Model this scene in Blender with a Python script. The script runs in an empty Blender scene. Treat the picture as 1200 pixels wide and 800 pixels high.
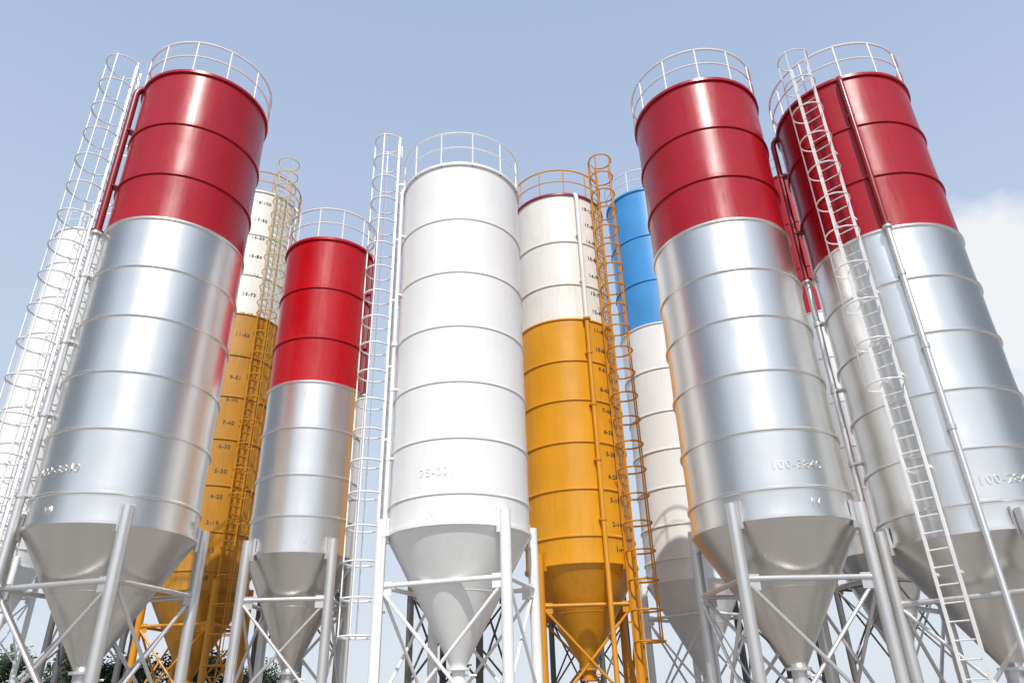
import bpy, math, random
from mathutils import Vector, Matrix
random.seed(4)
col=bpy.context.scene.collection
PI=math.pi
# ---------------- camera
f=840.;th=math.atan(840/1650);ro=math.radians(1.74)
F=Vector((0,math.cos(th),math.sin(th)));R0=Vector((1,0,0));U0=Vector((0,-math.sin(th),math.cos(th)))
Rr=R0*math.cos(ro)-U0*math.sin(ro);Ur=U0*math.cos(ro)+R0*math.sin(ro)
cd=bpy.data.cameras.new('camera');cam=bpy.data.objects.new('camera',cd);col.objects.link(cam);bpy.context.scene.camera=cam
M=Matrix((Rr,Ur,-F)).transposed().to_4x4();M.translation=Vector((0,0,1.6));cam.matrix_world=M
cd.sensor_width=36;cd.lens=f/1200*36;cd.clip_end=6000;cd.clip_start=.1
def ray(x,y): return (Rr*(x-600)/f+Ur*(400-y)/f+F).normalized()
def az(x,y):
    d=ray(x,y);return math.atan2(d.x,d.y)
def elat(a,y):
    lo,hi=-600,1900
    for _ in range(40):
        m=(lo+hi)/2
        if az(m,y)<a: lo=m
        else: hi=m
    d=ray(lo,y);return math.atan2(d.z,math.hypot(d.x,d.y))
# ---------------- materials
def nt(m):
    m.use_nodes=True;n=m.node_tree;return n,n.nodes['Principled BSDF']
def paint(name,c,metal=0,rough=.35,coat=0,streak=.25,bump=.15,dirt=(.25,.22,.19),var=.06,rv=.08):
    m=bpy.data.materials.new(name);n,b=nt(m);N=n.nodes;L=n.links
    b.inputs['Metallic'].default_value=metal;b.inputs['Coat Weight'].default_value=coat;b.inputs['Coat Roughness'].default_value=.15
    tc=N.new('ShaderNodeTexCoord')
    mp=N.new('ShaderNodeMapping');mp.inputs['Scale'].default_value=(3.5,3.5,.35);L.new(tc.outputs['Object'],mp.inputs[0])
    ns=N.new('ShaderNodeTexNoise');ns.inputs['Scale'].default_value=2.2;ns.inputs['Detail'].default_value=7;ns.inputs['Roughness'].default_value=.65;L.new(mp.outputs[0],ns.inputs[0])
    rp=N.new('ShaderNodeValToRGB');rp.color_ramp.elements[0].position=.5;rp.color_ramp.elements[0].color=(0,0,0,1);rp.color_ramp.elements[1].position=.8;rp.color_ramp.elements[1].color=(streak,)*3+(1,);L.new(ns.outputs[0],rp.inputs[0])
    n2=N.new('ShaderNodeTexNoise');n2.inputs['Scale'].default_value=1.1;n2.inputs['Detail'].default_value=3;L.new(tc.outputs['Object'],n2.inputs[0])
    mr=N.new('ShaderNodeMapRange');mr.inputs[1].default_value=.3;mr.inputs[2].default_value=.7;mr.inputs[3].default_value=1-var;mr.inputs[4].default_value=1+var;L.new(n2.outputs[0],mr.inputs[0])
    hs=N.new('ShaderNodeHueSaturation');hs.inputs['Color'].default_value=c+(1,);L.new(mr.outputs[0],hs.inputs['Value'])
    mx=N.new('ShaderNodeMixRGB');mx.inputs[2].default_value=dirt+(1,);L.new(rp.outputs[0],mx.inputs[0]);L.new(hs.outputs[0],mx.inputs[1]);L.new(mx.outputs[0],b.inputs['Base Color'])
    mr2=N.new('ShaderNodeMapRange');mr2.inputs[1].default_value=.3;mr2.inputs[2].default_value=.7;mr2.inputs[3].default_value=rough-rv*.7;mr2.inputs[4].default_value=rough+rv;L.new(ns.outputs[0],mr2.inputs[0]);L.new(mr2.outputs[0],b.inputs['Roughness'])
    n3=N.new('ShaderNodeTexNoise');n3.inputs['Scale'].default_value=1.3;n3.inputs['Detail'].default_value=2
    mp3=N.new('ShaderNodeMapping');mp3.inputs['Scale'].default_value=(1,1,.6);L.new(tc.outputs['Object'],mp3.inputs[0]);L.new(mp3.outputs[0],n3.inputs[0])
    bp=N.new('ShaderNodeBump');bp.inputs['Strength'].default_value=bump;bp.inputs['Distance'].default_value=.06;L.new(n3.outputs[0],bp.inputs['Height']);L.new(bp.outputs[0],b.inputs['Normal'])
    return m
RED=paint('red_paint',(.40,.006,.015),0,.27,.1,.25,.14,(.12,.02,.02))
REDM=paint('red_paint_bright',(.50,.004,.010),0,.27,.1,.25,.14,(.12,.02,.02))
SIL=paint('aluminium_paint',(.90,.875,.835),.97,.30,0,.08,.13,(.6,.59,.58),.02,.02)
HOP=paint('hopper_silver',(.72,.70,.67),1.0,.31,0,.15,.05,(.45,.43,.41),.02,.02)
SILT=paint('aluminium_paint_letter',(.74,.72,.69),.95,.42,0,0,0)
WHT=paint('white_paint',(.84,.84,.825),0,.32,.2,.15,.1,(.5,.48,.44),.02)
CRM=paint('cream_paint',(.80,.78,.72),0,.4,.1,.35,.1,(.4,.36,.3),.03)
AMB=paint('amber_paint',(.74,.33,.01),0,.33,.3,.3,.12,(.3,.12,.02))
AMBD=paint('shaded_amber_paint',(.50,.23,.015),0,.4,.1,.5,.12,(.2,.09,.02))  # darker amber: the shade on the rear left silo, put into its colour
BLU=paint('blue_paint',(.06,.30,.66),0,.33,.3,.2,.1,(.1,.2,.3))
STL=paint('silver_steel',(.72,.71,.70),.65,.34,0,.3,.05,(.4,.38,.36))
WST=paint('white_steel',(.85,.85,.84),0,.4,0,.3,.05,(.45,.42,.38))
AST=paint('amber_steel',(.66,.28,.015),0,.4,0,.35,.05,(.3,.12,.02))
TST=paint('tan_steel',(.70,.56,.32),0,.45,0,.35,.05,(.3,.2,.1))
DRED=paint('dark_red_steel',(.26,.010,.016),0,.35,.2,.3,.05,(.1,.02,.02))
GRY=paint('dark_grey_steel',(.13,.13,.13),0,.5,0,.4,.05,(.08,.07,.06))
BLK=paint('black_letter',(.10,.085,.06),0,.6,0,0,0)
# ---------------- mesh builder
class MB:
    def __init__(s): s.v=[];s.f=[]
    def tube(s,pts,r,n=8,cap=True,closed=False):
        pts=[Vector(p) for p in pts];m=len(pts);b0=len(s.v);prev=None
        for i,p in enumerate(pts):
            if closed: d=(pts[(i+1)%m]-pts[i-1]).normalized()
            else: d=((pts[i+1] if i<m-1 else pts[i])-(pts[i-1] if i else pts[i])).normalized()
            if prev is None: u=d.orthogonal().normalized() if abs(d.z)<.99 else Vector((1,0,0))
            else: u=(prev-d*prev.dot(d)).normalized()
            prev=u;w=d.cross(u);rr=r[i] if isinstance(r,(list,tuple)) else r
            for k in range(n):
                a=2*PI*k/n;s.v.append(p+u*(rr*math.cos(a))+w*(rr*math.sin(a)))
        for i in range(m if closed else m-1):
            j=(i+1)%m
            for k in range(n):
                k2=(k+1)%n;s.f.append((b0+i*n+k,b0+i*n+k2,b0+j*n+k2,b0+j*n+k))
        if cap and not closed:
            s.f.append(tuple(b0+k for k in range(n))[::-1]);s.f.append(tuple(b0+(m-1)*n+k for k in range(n)))
        return s
    def lathe(s,prof,n=96,closed=False):
        b0=len(s.v);m=len(prof)
        for r,z in prof:
            for k in range(n):
                a=2*PI*k/n;s.v.append(Vector((r*math.sin(a),-r*math.cos(a),z)))
        for i in range(m if closed else m-1):
            j=(i+1)%m
            for k in range(n):
                k2=(k+1)%n;s.f.append((b0+i*n+k,b0+i*n+k2,b0+j*n+k2,b0+j*n+k))
        return s
    def box(s,c,u,v,w):
        c=Vector(c);b0=len(s.v)
        for i in(-1,1):
            for j in(-1,1):
                for k in(-1,1): s.v.append(c+Vector(u)*i+Vector(v)*j+Vector(w)*k)
        for q in((0,1,3,2),(4,6,7,5),(0,4,5,1),(2,3,7,6),(0,2,6,4),(1,5,7,3)): s.f.append(tuple(b0+x for x in q))
        return s
    def mesh(s,name,mat,smooth=True):
        me=bpy.data.meshes.new(name);me.from_pydata([tuple(v) for v in s.v],[],s.f)
        me.materials.append(mat)
        if smooth: me.polygons.foreach_set('use_smooth',[True]*len(me.polygons));me.set_sharp_from_angle(angle=math.radians(35))
        me.update()
        return me
    def build(s,name,mat,parent=None,loc=(0,0,0)):
        return link(name,s.mesh(name,mat),parent,loc)
def link(name,me,parent=None,loc=(0,0,0)):
    o=bpy.data.objects.new(name,me);col.objects.link(o);o.parent=parent;o.location=loc;return o
def pol(a,r,z): return Vector((r*math.sin(a),-r*math.cos(a),z))
R_=math.radians
# ---------------- parts
def ladder(root,deg,R,z0,z1,zc,mat,off=.22,w=.2,cr=.36,ht=.016,sp=.85,rs=.015):
    a=R_(deg);o=pol(a,1,0);t=Vector((math.cos(a),math.sin(a),0));B=o*(R+off)
    m=MB()
    for s in(-1,1):
        m.box(B+t*(w*s)+Vector((0,0,(z0+z1)/2)),t*rs,o*.032,(0,0,(z1-z0)/2))
        z=z0+1.2
        while z<z1-1.1:
            if z>z0: m.box(o*(R+off/2-.01)+t*(w*s)+Vector((0,0,z)),t*.008,o*(off/2-.01),(0,0,.025))
            z+=1.9
    L=m.build('ladder',mat,root)
    rm=MB().tube([B-t*(w-.012),B+t*(w-.012)],.014,6).mesh('rung',mat)
    z=z0+.2
    while z<z1-.05:
        link('rung',rm,L,(0,0,z));z+=.3
    if zc is not None:
        def hp(q): return B+o*(cr-.02+cr*math.cos(q))+t*(cr*1.04*math.sin(q))
        pts=[B-t*w]+[hp(R_(q)) for q in range(-135,136,15)]+[B+t*w]
        hm=MB().tube(pts,ht,6).mesh('cage_hoop',mat)
        n=max(2,round((z1-zc)/sp))
        for i in range(n+1): link('cage_hoop',hm,L,(0,0,zc+(z1-.05-zc)*i/n))
        for q in(-80,0,80):
            p=hp(R_(q))*1.0
            MB().box(p+Vector((0,0,(zc+z1)/2)),t*ht*.6,o*ht*.6,(0,0,(z1-zc)/2)).build('cage_bar',mat,L)
    return L
def pipe(root,deg,off,R,z0,zs,z1,r,mu,ml,inset=.5):
    a=R_(deg)
    def P(rr,z): return pol(a,rr,z)
    rr=R+off;o=pol(a,1,0);t=Vector((math.cos(a),math.sin(a),0))
    up=[P(rr,zs),P(rr,z1-.35)]+[P(rr-.35*(1-math.cos(q)),z1-.35+.35*math.sin(q)) for q in(.4,.8,1.2,1.57)]+[P(R-inset,z1)]
    m=MB().tube(up,r,12)
    m.tube([P(rr,zs),P(rr,zs+.05)],r*1.7,12)
    z=zs+1.4
    while z<z1-.6:
        m.box(P((R+rr)/2,z),o*((rr-R)/2),t*(r*1.25),(0,0,.02));z+=1.8
    m.build('fill_pipe',mu,root)
    m=MB().tube([P(rr+.18,z0-.25),P(rr+.06,z0),P(rr,z0+.15),P(rr,zs)],r,12)
    m.tube([P(rr,zs-.06),P(rr,zs-.005)],r*1.7,12);m.tube([P(rr+.15,z0-.22),P(rr+.1,z0-.1)],r*1.5,12)
    z=zs-1.2
    while z>4.6:
        m.box(P((R+rr)/2,z),o*((rr-R)/2),t*(r*1.3),(0,0,.022));m.tube([P(rr,z-.05),P(rr,z+.05)],r*1.25,12);z-=1.7
    m.build('fill_pipe',ml,root)
def wraptext(s,size,R,deg,z,mat,parent,name,ext=.006):
    cu=bpy.data.curves.new('t','FONT');cu.body=s;cu.size=size;cu.extrude=ext;cu.align_x='CENTER';cu.space_character=1.15;cu.offset=.003
    ob=bpy.data.objects.new('t',cu);col.objects.link(ob);bpy.context.view_layer.update()
    me=bpy.data.meshes.new_from_object(ob.evaluated_get(bpy.context.evaluated_depsgraph_get()))
    for v in me.vertices:
        x,y,zz=v.co;v.co=pol(R_(deg)+x/R,R+zz,z+y)
    bpy.data.objects.remove(ob);me.materials.clear();me.materials.append(mat);me.name=name
    return link(name,me,parent)
def silo(label,left,right,bl,br,R,ys,ybase,tip,nup,mu,ml,mh,mst,mrail,legs=(0,90,180,270),group='cement silos standing in the cluster',rail_posts=12,rail_h=1.05,beam=1.05,mrim=None,rh=.03,rw=.036):
    a1,a2=az(*left),az(*right);b1,b2=az(*bl),az(*br)
    D=(R/math.sin((a2-a1)/2)+R/math.sin((b2-b1)/2))/2;a=(a1+a2+b1+b2)/4
    h=lambda y:1.6+(D-R)*math.tan(elat(a,y))
    Z=[h(y) for y in ys];zt=Z[0];zr=Z[-1];zb=h(ybase);zp=max(1.6+D*math.tan(elat(a,tip)),.6)
    root=bpy.data.objects.new('cement_silo',None);col.objects.link(root)
    root.location=(D*math.sin(a),D*math.cos(a),0);root.rotation_euler=(0,0,-a);root['label']=label;root['category']='silo';root['group']=group
    zm=Z[nup]
    def prof(zz):   # plates pull in very slightly between the rings
        p=[]
        for za,zc in zip(zz[:-1],zz[1:]):
            for k in range(8): p.append((R-.009*math.sin(PI*k/8),za+(zc-za)*k/8))
        p.append((R,zz[-1]));return p
    up=MB().lathe(prof(Z[nup::-1])).build('upper_barrel',mu,root)
    lo=MB().lathe(prof([zb]+Z[:nup-1:-1])).build('lower_barrel',ml,root)
    def rmesh(mat,h=rh,w=rw): return MB().lathe([(R-.01,-h),(R+w-.008,-h),(R+w,-h+.01),(R+w,h-.01),(R+w-.008,h),(R-.01,h)],96,True).mesh('stiffening_ring',mat)
    ru,rl=rmesh(mu),rmesh(ml)
    for i in range(1,len(Z)):
        link('stiffening_ring',ru if i<nup else rl,up if i<nup else lo,(0,0,Z[i]))
    MB().lathe([(R-.01,zt-.05),(R+.05,zt-.05),(R+.05,zt+.03),(R-.01,zt+.03)],96,True).build('rim',mrim or mu,up)
    MB().lathe([(R-.02,zb-.03),(R+.035,zb-.03),(R+.035,zb+.03),(R-.02,zb+.03)],96,True).build('stiffening_ring',ml,lo)
    MB().lathe([(R-.01,zt+.01),(.4,zt+.35),(.4,zt+.6),(0.01,zt+.62)]).build('roof',mu,root)
    r1,z1_,r0,z0_=R-.012,zb-.03,.15,zp+.04
    hop=MB().lathe([(r1,z1_),(r0,z0_)],128).build('hopper',mh,root)
    q=.45;rm,zm_=r1*(1-q)+r0*q,z1_*(1-q)+z0_*q
    MB().lathe([(rm+.001,zm_+.010),(rm+.005,zm_+.005),(rm+.001,zm_-.010)],96).build('weld_seam',mh,hop)
    m=MB().lathe([(.14,zp+.05),(.24,zp+.05),(.24,zp),(.14,zp),(.14,zp-.2),(.2,zp-.2),(.2,zp-.25),(.02,zp-.25)],32);m.tube([(.13,0,zp-.1),(.38,0,zp-.1)],.022,8);m.build('outlet_valve',mst,root)
    Rl=R+.02
    cir=lambda z,r:[pol(2*PI*k/72,r,z) for k in range(72)]
    rl_=MB().tube(cir(zt+rail_h,Rl),.028,8,closed=True).tube(cir(zt+rail_h*.52,Rl),.02,8,closed=True).build('railing',mrail,root)
    for k in range(rail_posts):
        b=2*PI*(k+.35)/rail_posts;MB().tube([pol(b,Rl,zt-.05),pol(b,Rl,zt+rail_h)],.022,8).build('rail_post',mrail,rl_)
    rleg=.115;RL=R+rleg+.03
    P=[R_(d) for d in legs]
    for b in P:
        m=MB().tube([pol(b,RL,.03),pol(b,RL,zb+.3)],rleg,20)
        o=pol(b,1,0);t=Vector((math.cos(b),math.sin(b),0))
        m.box(pol(b,R+.03,zb+.1),o*.03,t*.13,(0,0,.26))
        m.box(pol(b,RL,.02),o*.22,t*.22,(0,0,.02))
        m.build('leg',mst,root)
    zbm=zb-beam
    for i,b in enumerate(P):
        c=P[(i+1)%len(P)]
        A=pol(b,RL,0);C=pol(c,RL,0);d=(C-A).normalized();n=Vector((d.y,-d.x,0))
        A1=A+d*rleg*.9;C1=C-d*rleg*.9
        MB().tube([A1+Vector((0,0,zbm)),C1+Vector((0,0,zbm))],.05,12).build('horizontal_beam',mst,root)
        zl=max(.35,zbm-(C-A).length*1.05)
        MB().tube([A1+Vector((0,0,zbm-.12))+n*.035,C1+Vector((0,0,zl))+n*.035],.036,10).build('cross_brace',mst,root)
        MB().tube([A1+Vector((0,0,zl))-n*.035,C1+Vector((0,0,zbm-.12))-n*.035],.036,10).build('cross_brace',mst,root)
        for Q,s in((A1,1),(C1,-1)):
            MB().box(Q+d*(.08*s)+Vector((0,0,zbm-.06)),d*.12,n*.008,(0,0,.14)).build('gusset_plate',mst,root)
    return root,R,zt,zr,zb,zm,zp,up,lo
def mark(lo,R,deg,zb,mat,s): wraptext(s,.22,R,deg,zb+.16,mat,lo,'level_mark')
# ---------------- silos
A=silo('tall red over silver silo at the left, dark red pipe down its left side',(168,100),(311,150),(30,620),(232,632),1.6,[90,150,208,260,315,372,437,503,578],612,790,3,RED,SIL,HOP,STL,WST,(5,92,182,268))
r,R,zt,zr,zb,zm,zp,up,lo=A
ladder(r,-102,R,.4,zt+1.3,3,WST,off=.35,cr=.42,ht=.02,sp=.9)
pipe(r,-82,.16,R,1.4,zm,zt+.12,.085,DRED,STL)
wraptext('100-3840',.24,R,-50,zr+.4,SILT,lo,'raised_lettering',.005);mark(lo,R,-48,zb,SILT,'V|');mark(lo,R,62,zb,SILT,'V|')
J=silo('white silo at the left edge, partly hidden behind red and silver silo',(62,290),(150,290),(-50,640),(50,640),1.6,[270,310,350,392,435,478,520,560,600,640],660,790,3,WHT,WHT,WHT,WST,WST,(20,110,200,290))
ladder(J[0],-8,J[1],.4,J[2]+1.1,3,WST,ht=.025)
B=silo('cream over shaded amber silo with black level numbers, behind the left red and silver silo',(262,240),(352,240),(183,650),(297,650),1.6,[225,275,322,368,416,464,514,568,622,668],690,800,3,CRM,AMBD,AMBD,AST,AST,(15,105,195,285))
r,R,zt,zr,zb,zm,zp,up,lo=B
ladder(r,22,R,.4,zm,3,AST,off=.16,ht=.018,sp=.9)
ladder(r,22,R,zm+.01,zt+1.5,zm+.4,TST,off=.16,ht=.022,sp=.75,cr=.42)
pipe(r,58,.14,R,1.4,zm,zt+.1,.06,CRM,AST)
def numbers(S,deg,items,size=.26):
    r,R,zt,zr,zb,zm,zp,up,lo=S
    for fr,s in items:
        z=zb+.3+(zt-zb-.5)*fr;wraptext(s,size,R,deg,z,BLK,up if z>zm else lo,'level_number',.006)
numbers(B,1,[(i/17.5,s) for i,s in enumerate(['1-8','2-13','3-19','4-25','5-30','6-35','7-40','8-45','9-51','10-56','11-62','12-67','13-73','14-78','15-84','16-89','17-95','18-100'])],.20)
C=silo('narrow bright red over silver silo between the shaded amber silo and the white silo',(335,290),(444,290),(292,645),(410,645),1.3,[280,337,395,447,500,555,603],645,790,3,REDM,SIL,HOP,STL,WST,(-60,30,120,210))
pipe(C[0],62,.12,C[1],1.2,C[5],C[2]+.1,.05,DRED,STL)
mark(C[8],C[1],0,C[4],SILT,'IV')
D=silo('all white silo in the middle with a white caged ladder on its left',(475,205),(609,210),(455,610),(617,625),1.6,[192,256,318,381,446,512,577],612,785,3,WHT,WHT,WHT,WST,WST,(-76,33,104,200),rh=.022,rw=.024)
r,R,zt,zr,zb,zm,zp,up,lo=D
ladder(r,-92,R,.4,zt+2.2,3,WST,off=.2,cr=.38,ht=.024,sp=.75,rs=.024)
pipe(r,-70,.12,R,1.4,zm,zt+.1,.045,WST,WST)
wraptext('75-001',.25,R,-18,zr+.4,WHT,lo,'raised_lettering',.004);mark(lo,R,-22,zb,WHT,'|V')
E=silo('cream over bright amber silo with black level numbers and amber caged ladder',(600,240),(705,240),(617,650),(743,650),1.6,[228,283,333,374,422,468,517,572,627],658,785,3,CRM,AMB,AMB,AST,AST,(-40,50,140,230),mrim=DRED)
r,R,zt,zr,zb,zm,zp,up,lo=E
ladder(r,52,R,.4,zt+1.6,3,AST,off=.14,cr=.38,ht=.026,sp=.75,rs=.026)
pipe(r,24,.14,R,1.2,zm,zt+.1,.07,CRM,AST)
numbers(E,43,[(i/17.5,s) for i,s in enumerate(['1-8','2-14','3-19','4-25','5-30','6-35','7-40','8-45','9-51','10-56','11-62','12-67','13-73','14-78','15-84','16-89','17-95','18-100'])],.18)
Fs=silo('blue over white silo behind the right red and silver silo',(708,240),(800,240),(758,660),(864,660),1.6,[222,275,327,378,430,480,524,568,612,652],677,790,3,BLU,WHT,WHT,WST,WST,(10,100,190,280))
G=silo('tall red over silver silo right of the blue silo, without ladder or pipe',(742,155),(884,125),(815,625),(1008,610),1.6,[97,152,209,260,317,372,435,504,572],605,785,3,RED,SIL,HOP,STL,WST,(-22,70,160,250))
r,R,zt,zr,zb,zm,zp,up,lo=G
wraptext('100-3840',.24,R,25,zr+.35,SILT,lo,'raised_lettering',.005);mark(lo,R,33,zb,SILT,'IV')
H=silo('red over silver silo at the right edge with caged ladder and two pipes',(908,150),(1062,110),(1033,640),(1250,600),1.6,[97,152,211,272,330,393,460,528,590],622,785,3,RED,SIL,HOP,STL,WST,(30,120,210,300))
r,R,zt,zr,zb,zm,zp,up,lo=H
ladder(r,-17,R,.4,zt+.8,7,WST,cr=.34,ht=.017,sp=.9,rs=.022)
pipe(r,-80,.16,R,1.3,zm,zt+.1,.07,DRED,STL);pipe(r,8,.14,R,1.0,zm,zt+.1,.06,DRED,STL)
wraptext('100-2840',.24,R,32,zr+.3,SILT,lo,'raised_lettering',.005);mark(lo,R,33,zb,SILT,'IV')
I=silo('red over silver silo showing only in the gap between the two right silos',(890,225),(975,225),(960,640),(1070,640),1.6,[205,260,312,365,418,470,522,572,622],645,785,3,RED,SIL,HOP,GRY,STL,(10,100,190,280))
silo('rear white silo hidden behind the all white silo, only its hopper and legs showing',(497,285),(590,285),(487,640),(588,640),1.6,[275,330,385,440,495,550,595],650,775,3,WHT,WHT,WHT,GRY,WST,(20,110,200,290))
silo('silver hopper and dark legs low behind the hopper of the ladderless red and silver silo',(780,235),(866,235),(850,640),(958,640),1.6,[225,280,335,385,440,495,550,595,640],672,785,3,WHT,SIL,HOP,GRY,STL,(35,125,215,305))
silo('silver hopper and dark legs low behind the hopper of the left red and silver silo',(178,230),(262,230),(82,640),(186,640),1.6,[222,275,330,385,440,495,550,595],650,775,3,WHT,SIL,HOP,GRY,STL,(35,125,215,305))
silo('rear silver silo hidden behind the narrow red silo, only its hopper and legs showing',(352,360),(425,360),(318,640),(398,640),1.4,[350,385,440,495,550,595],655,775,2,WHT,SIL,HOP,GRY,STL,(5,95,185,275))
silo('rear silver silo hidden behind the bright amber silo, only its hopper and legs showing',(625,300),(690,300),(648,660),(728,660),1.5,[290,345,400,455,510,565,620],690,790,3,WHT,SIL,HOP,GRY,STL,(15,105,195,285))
# ---------------- a few trees low at the left, far behind the legs
def leafmat(name,c):
    m=bpy.data.materials.new(name);n,b=nt(m);N=n.nodes;L=n.links
    tc=N.new('ShaderNodeTexCoord');ns=N.new('ShaderNodeTexNoise');ns.inputs['Scale'].default_value=1.2;ns.inputs['Detail'].default_value=5;L.new(tc.outputs['Object'],ns.inputs[0])
    rp=N.new('ShaderNodeValToRGB');e=rp.color_ramp.elements;e[0].position=.35;e[0].color=tuple(x*.5 for x in c)+(1,);e[1].position=.65;e[1].color=c+(1,);L.new(ns.outputs[0],rp.inputs[0]);L.new(rp.outputs[0],b.inputs['Base Color']);b.inputs['Roughness'].default_value=.6
    return m
LEAF=leafmat('dark_foliage',(.045,.075,.03));BARK=leafmat('bark',(.12,.09,.07))
def tree_meshes(seed):
    rd=random.Random(seed);h=5.0;m=MB()
    m.tube([(0,0,0),(.08,.05,h*.3),(.02,-.05,h*.6),(0,0,h*.85)],[.2,.16,.1,.04],8)
    cl=[]
    for k in range(22):
        a=rd.uniform(0,2*PI);rr=rd.uniform(.3,2.1);z=rd.uniform(1.2,h*.92);rr*=1-.35*abs(z-h*.5)/h*2
        c=Vector((rr*math.cos(a),rr*math.sin(a),z));cl.append((c,rd.uniform(.6,1.05)))
        m.tube([(0,0,max(.8,z-1.1)),tuple(c)],[.06,.02],5)
    t=m.mesh('trunk',BARK);m=MB()
    for c,s in cl:
        for _ in range(230):
            d=Vector((rd.gauss(0,1),rd.gauss(0,1),rd.gauss(0,.8))).normalized()*s*rd.uniform(.3,1.05)
            p=c+d;u=Vector((rd.gauss(0,1),rd.gauss(0,1),rd.gauss(0,1))).normalized();v=u.orthogonal().normalized();q=rd.uniform(.07,.15)
            b0=len(m.v);m.v+=[p-u*q,p+v*q*.5,p+u*q,p-v*q*.5];m.f.append((b0,b0+1,b0+2,b0+3))
    return t,m.mesh('crown',LEAF,False)
TM=[tree_meshes(i) for i in range(3)]
for i,(ad,Dd,s_) in enumerate([(-37.5,50,1.15),(-34,48,1.0),(-30,52,1.1),(-26.5,50,.95),(-22.5,53,1.05),(-18.5,52,.9)]):
    a=R_(ad);r=bpy.data.objects.new('tree',None);col.objects.link(r);r.location=(Dd*math.sin(a),Dd*math.cos(a),0);r.rotation_euler=(0,0,i*1.3);r.scale=(s_*1.15,s_*1.15,s_)
    r['label']='low dark green tree far behind the silo legs at the left';r['category']='tree';r['group']='trees far behind the silos at the left'
    t,c=TM[i%3];link('trunk',t,r);link('crown',c,r)
# ---------------- ground
def ground():
    m=bpy.data.materials.new('concrete');n,b=nt(m);N=n.nodes;L=n.links
    tc=N.new('ShaderNodeTexCoord');ns=N.new('ShaderNodeTexNoise');ns.inputs['Scale'].default_value=.6;ns.inputs['Detail'].default_value=9;L.new(tc.outputs['Object'],ns.inputs[0])
    rp=N.new('ShaderNodeValToRGB');e=rp.color_ramp.elements;e[0].position=.3;e[0].color=(.23,.215,.195,1);e[1].position=.7;e[1].color=(.36,.34,.31,1);L.new(ns.outputs[0],rp.inputs[0]);L.new(rp.outputs[0],b.inputs['Base Color']);b.inputs['Roughness'].default_value=.9
    bp=N.new('ShaderNodeBump');bp.inputs['Strength'].default_value=.1;bp.inputs['Distance'].default_value=.05;L.new(ns.outputs[0],bp.inputs['Height']);L.new(bp.outputs[0],b.inputs['Normal'])
    mb=MB();mb.v=[Vector(p) for p in((-3000,-3000,0),(3000,-3000,0),(3000,3000,0),(-3000,3000,0))];mb.f=[(0,1,2,3)]
    o=mb.build('ground',m);o['kind']='structure'
ground()
# ---------------- light
SE=R_(49);sa=R_(177)   # azimuth clockwise from +Y
sd=Vector((math.sin(sa)*math.cos(SE),math.cos(sa)*math.cos(SE),math.sin(SE)))
sl=bpy.data.lights.new('sun','SUN');sl.energy=3.8;sl.angle=R_(.53);sl.color=(1,.96,.9)
so=bpy.data.objects.new('sun',sl);col.objects.link(so);so.rotation_euler=(-sd).to_track_quat('-Z','Y').to_euler()
w=bpy.data.worlds.new('World');bpy.context.scene.world=w;w.use_nodes=True;n=w.node_tree;N=n.nodes;L=n.links
bg=N['Background'];bg.inputs[1].default_value=.1
sk=N.new('ShaderNodeTexSky');sk.sky_type='NISHITA';sk.sun_disc=False;sk.sun_elevation=SE;sk.sun_rotation=sa;sk.dust_density=2;sk.air_density=1
tc=N.new('ShaderNodeTexCoord');sx=N.new('ShaderNodeSeparateXYZ');L.new(tc.outputs['Generated'],sx.inputs[0])
rp=N.new('ShaderNodeValToRGB');e=rp.color_ramp.elements;e[0].position=0;e[0].color=(.80,.86,.94,1);e[1].position=.8;e[1].color=(.42,.54,.78,1)
e2=rp.color_ramp.elements.new(.35);e2.color=(.61,.72,.88,1);L.new(sx.outputs[2],rp.inputs[0])
# sky dimmed towards both sides, added for dark bands in the silver reflections
ab=N.new('ShaderNodeMath');ab.operation='ABSOLUTE';L.new(sx.outputs[0],ab.inputs[0])
sm=N.new('ShaderNodeMapRange');sm.interpolation_type='SMOOTHSTEP';sm.inputs[1].default_value=.57;sm.inputs[2].default_value=.9;sm.inputs[3].default_value=10;sm.inputs[4].default_value=2.8;L.new(ab.outputs[0],sm.inputs[0])
sc=N.new('ShaderNodeVectorMath');sc.operation='SCALE';L.new(sm.outputs[0],sc.inputs['Scale']);L.new(rp.outputs[0],sc.inputs[0])
mx=N.new('ShaderNodeMixRGB');mx.inputs[0].default_value=.88;L.new(sk.outputs[0],mx.inputs[1]);L.new(sc.outputs[0],mx.inputs[2])
cdir=ray(1215,360)
dt=N.new('ShaderNodeVectorMath');dt.operation='DOT_PRODUCT';L.new(tc.outputs['Generated'],dt.inputs[0]);dt.inputs[1].default_value=cdir
cn=N.new('ShaderNodeTexNoise');cn.inputs['Scale'].default_value=9;cn.inputs['Detail'].default_value=8;cn.inputs['Roughness'].default_value=.55;L.new(tc.outputs['Generated'],cn.inputs[0])
mm=N.new('ShaderNodeMath');mm.operation='MULTIPLY_ADD';mm.inputs[1].default_value=.022;L.new(cn.outputs[0],mm.inputs[0]);L.new(dt.outputs['Value'],mm.inputs[2])
mr=N.new('ShaderNodeMapRange');mr.inputs[1].default_value=1.0;mr.inputs[2].default_value=1.006;L.new(mm.outputs[0],mr.inputs[0])
c2=N.new('ShaderNodeMixRGB');c2.inputs[2].default_value=(8.8,9.0,9.3,1);L.new(mr.outputs[0],c2.inputs[0]);L.new(mx.outputs[0],c2.inputs[1]);L.new(c2.outputs[0],bg.inputs[0])
s=bpy.context.scene;s.view_settings.view_transform='Standard';s.view_settings.look='None';s.view_settings.exposure=0
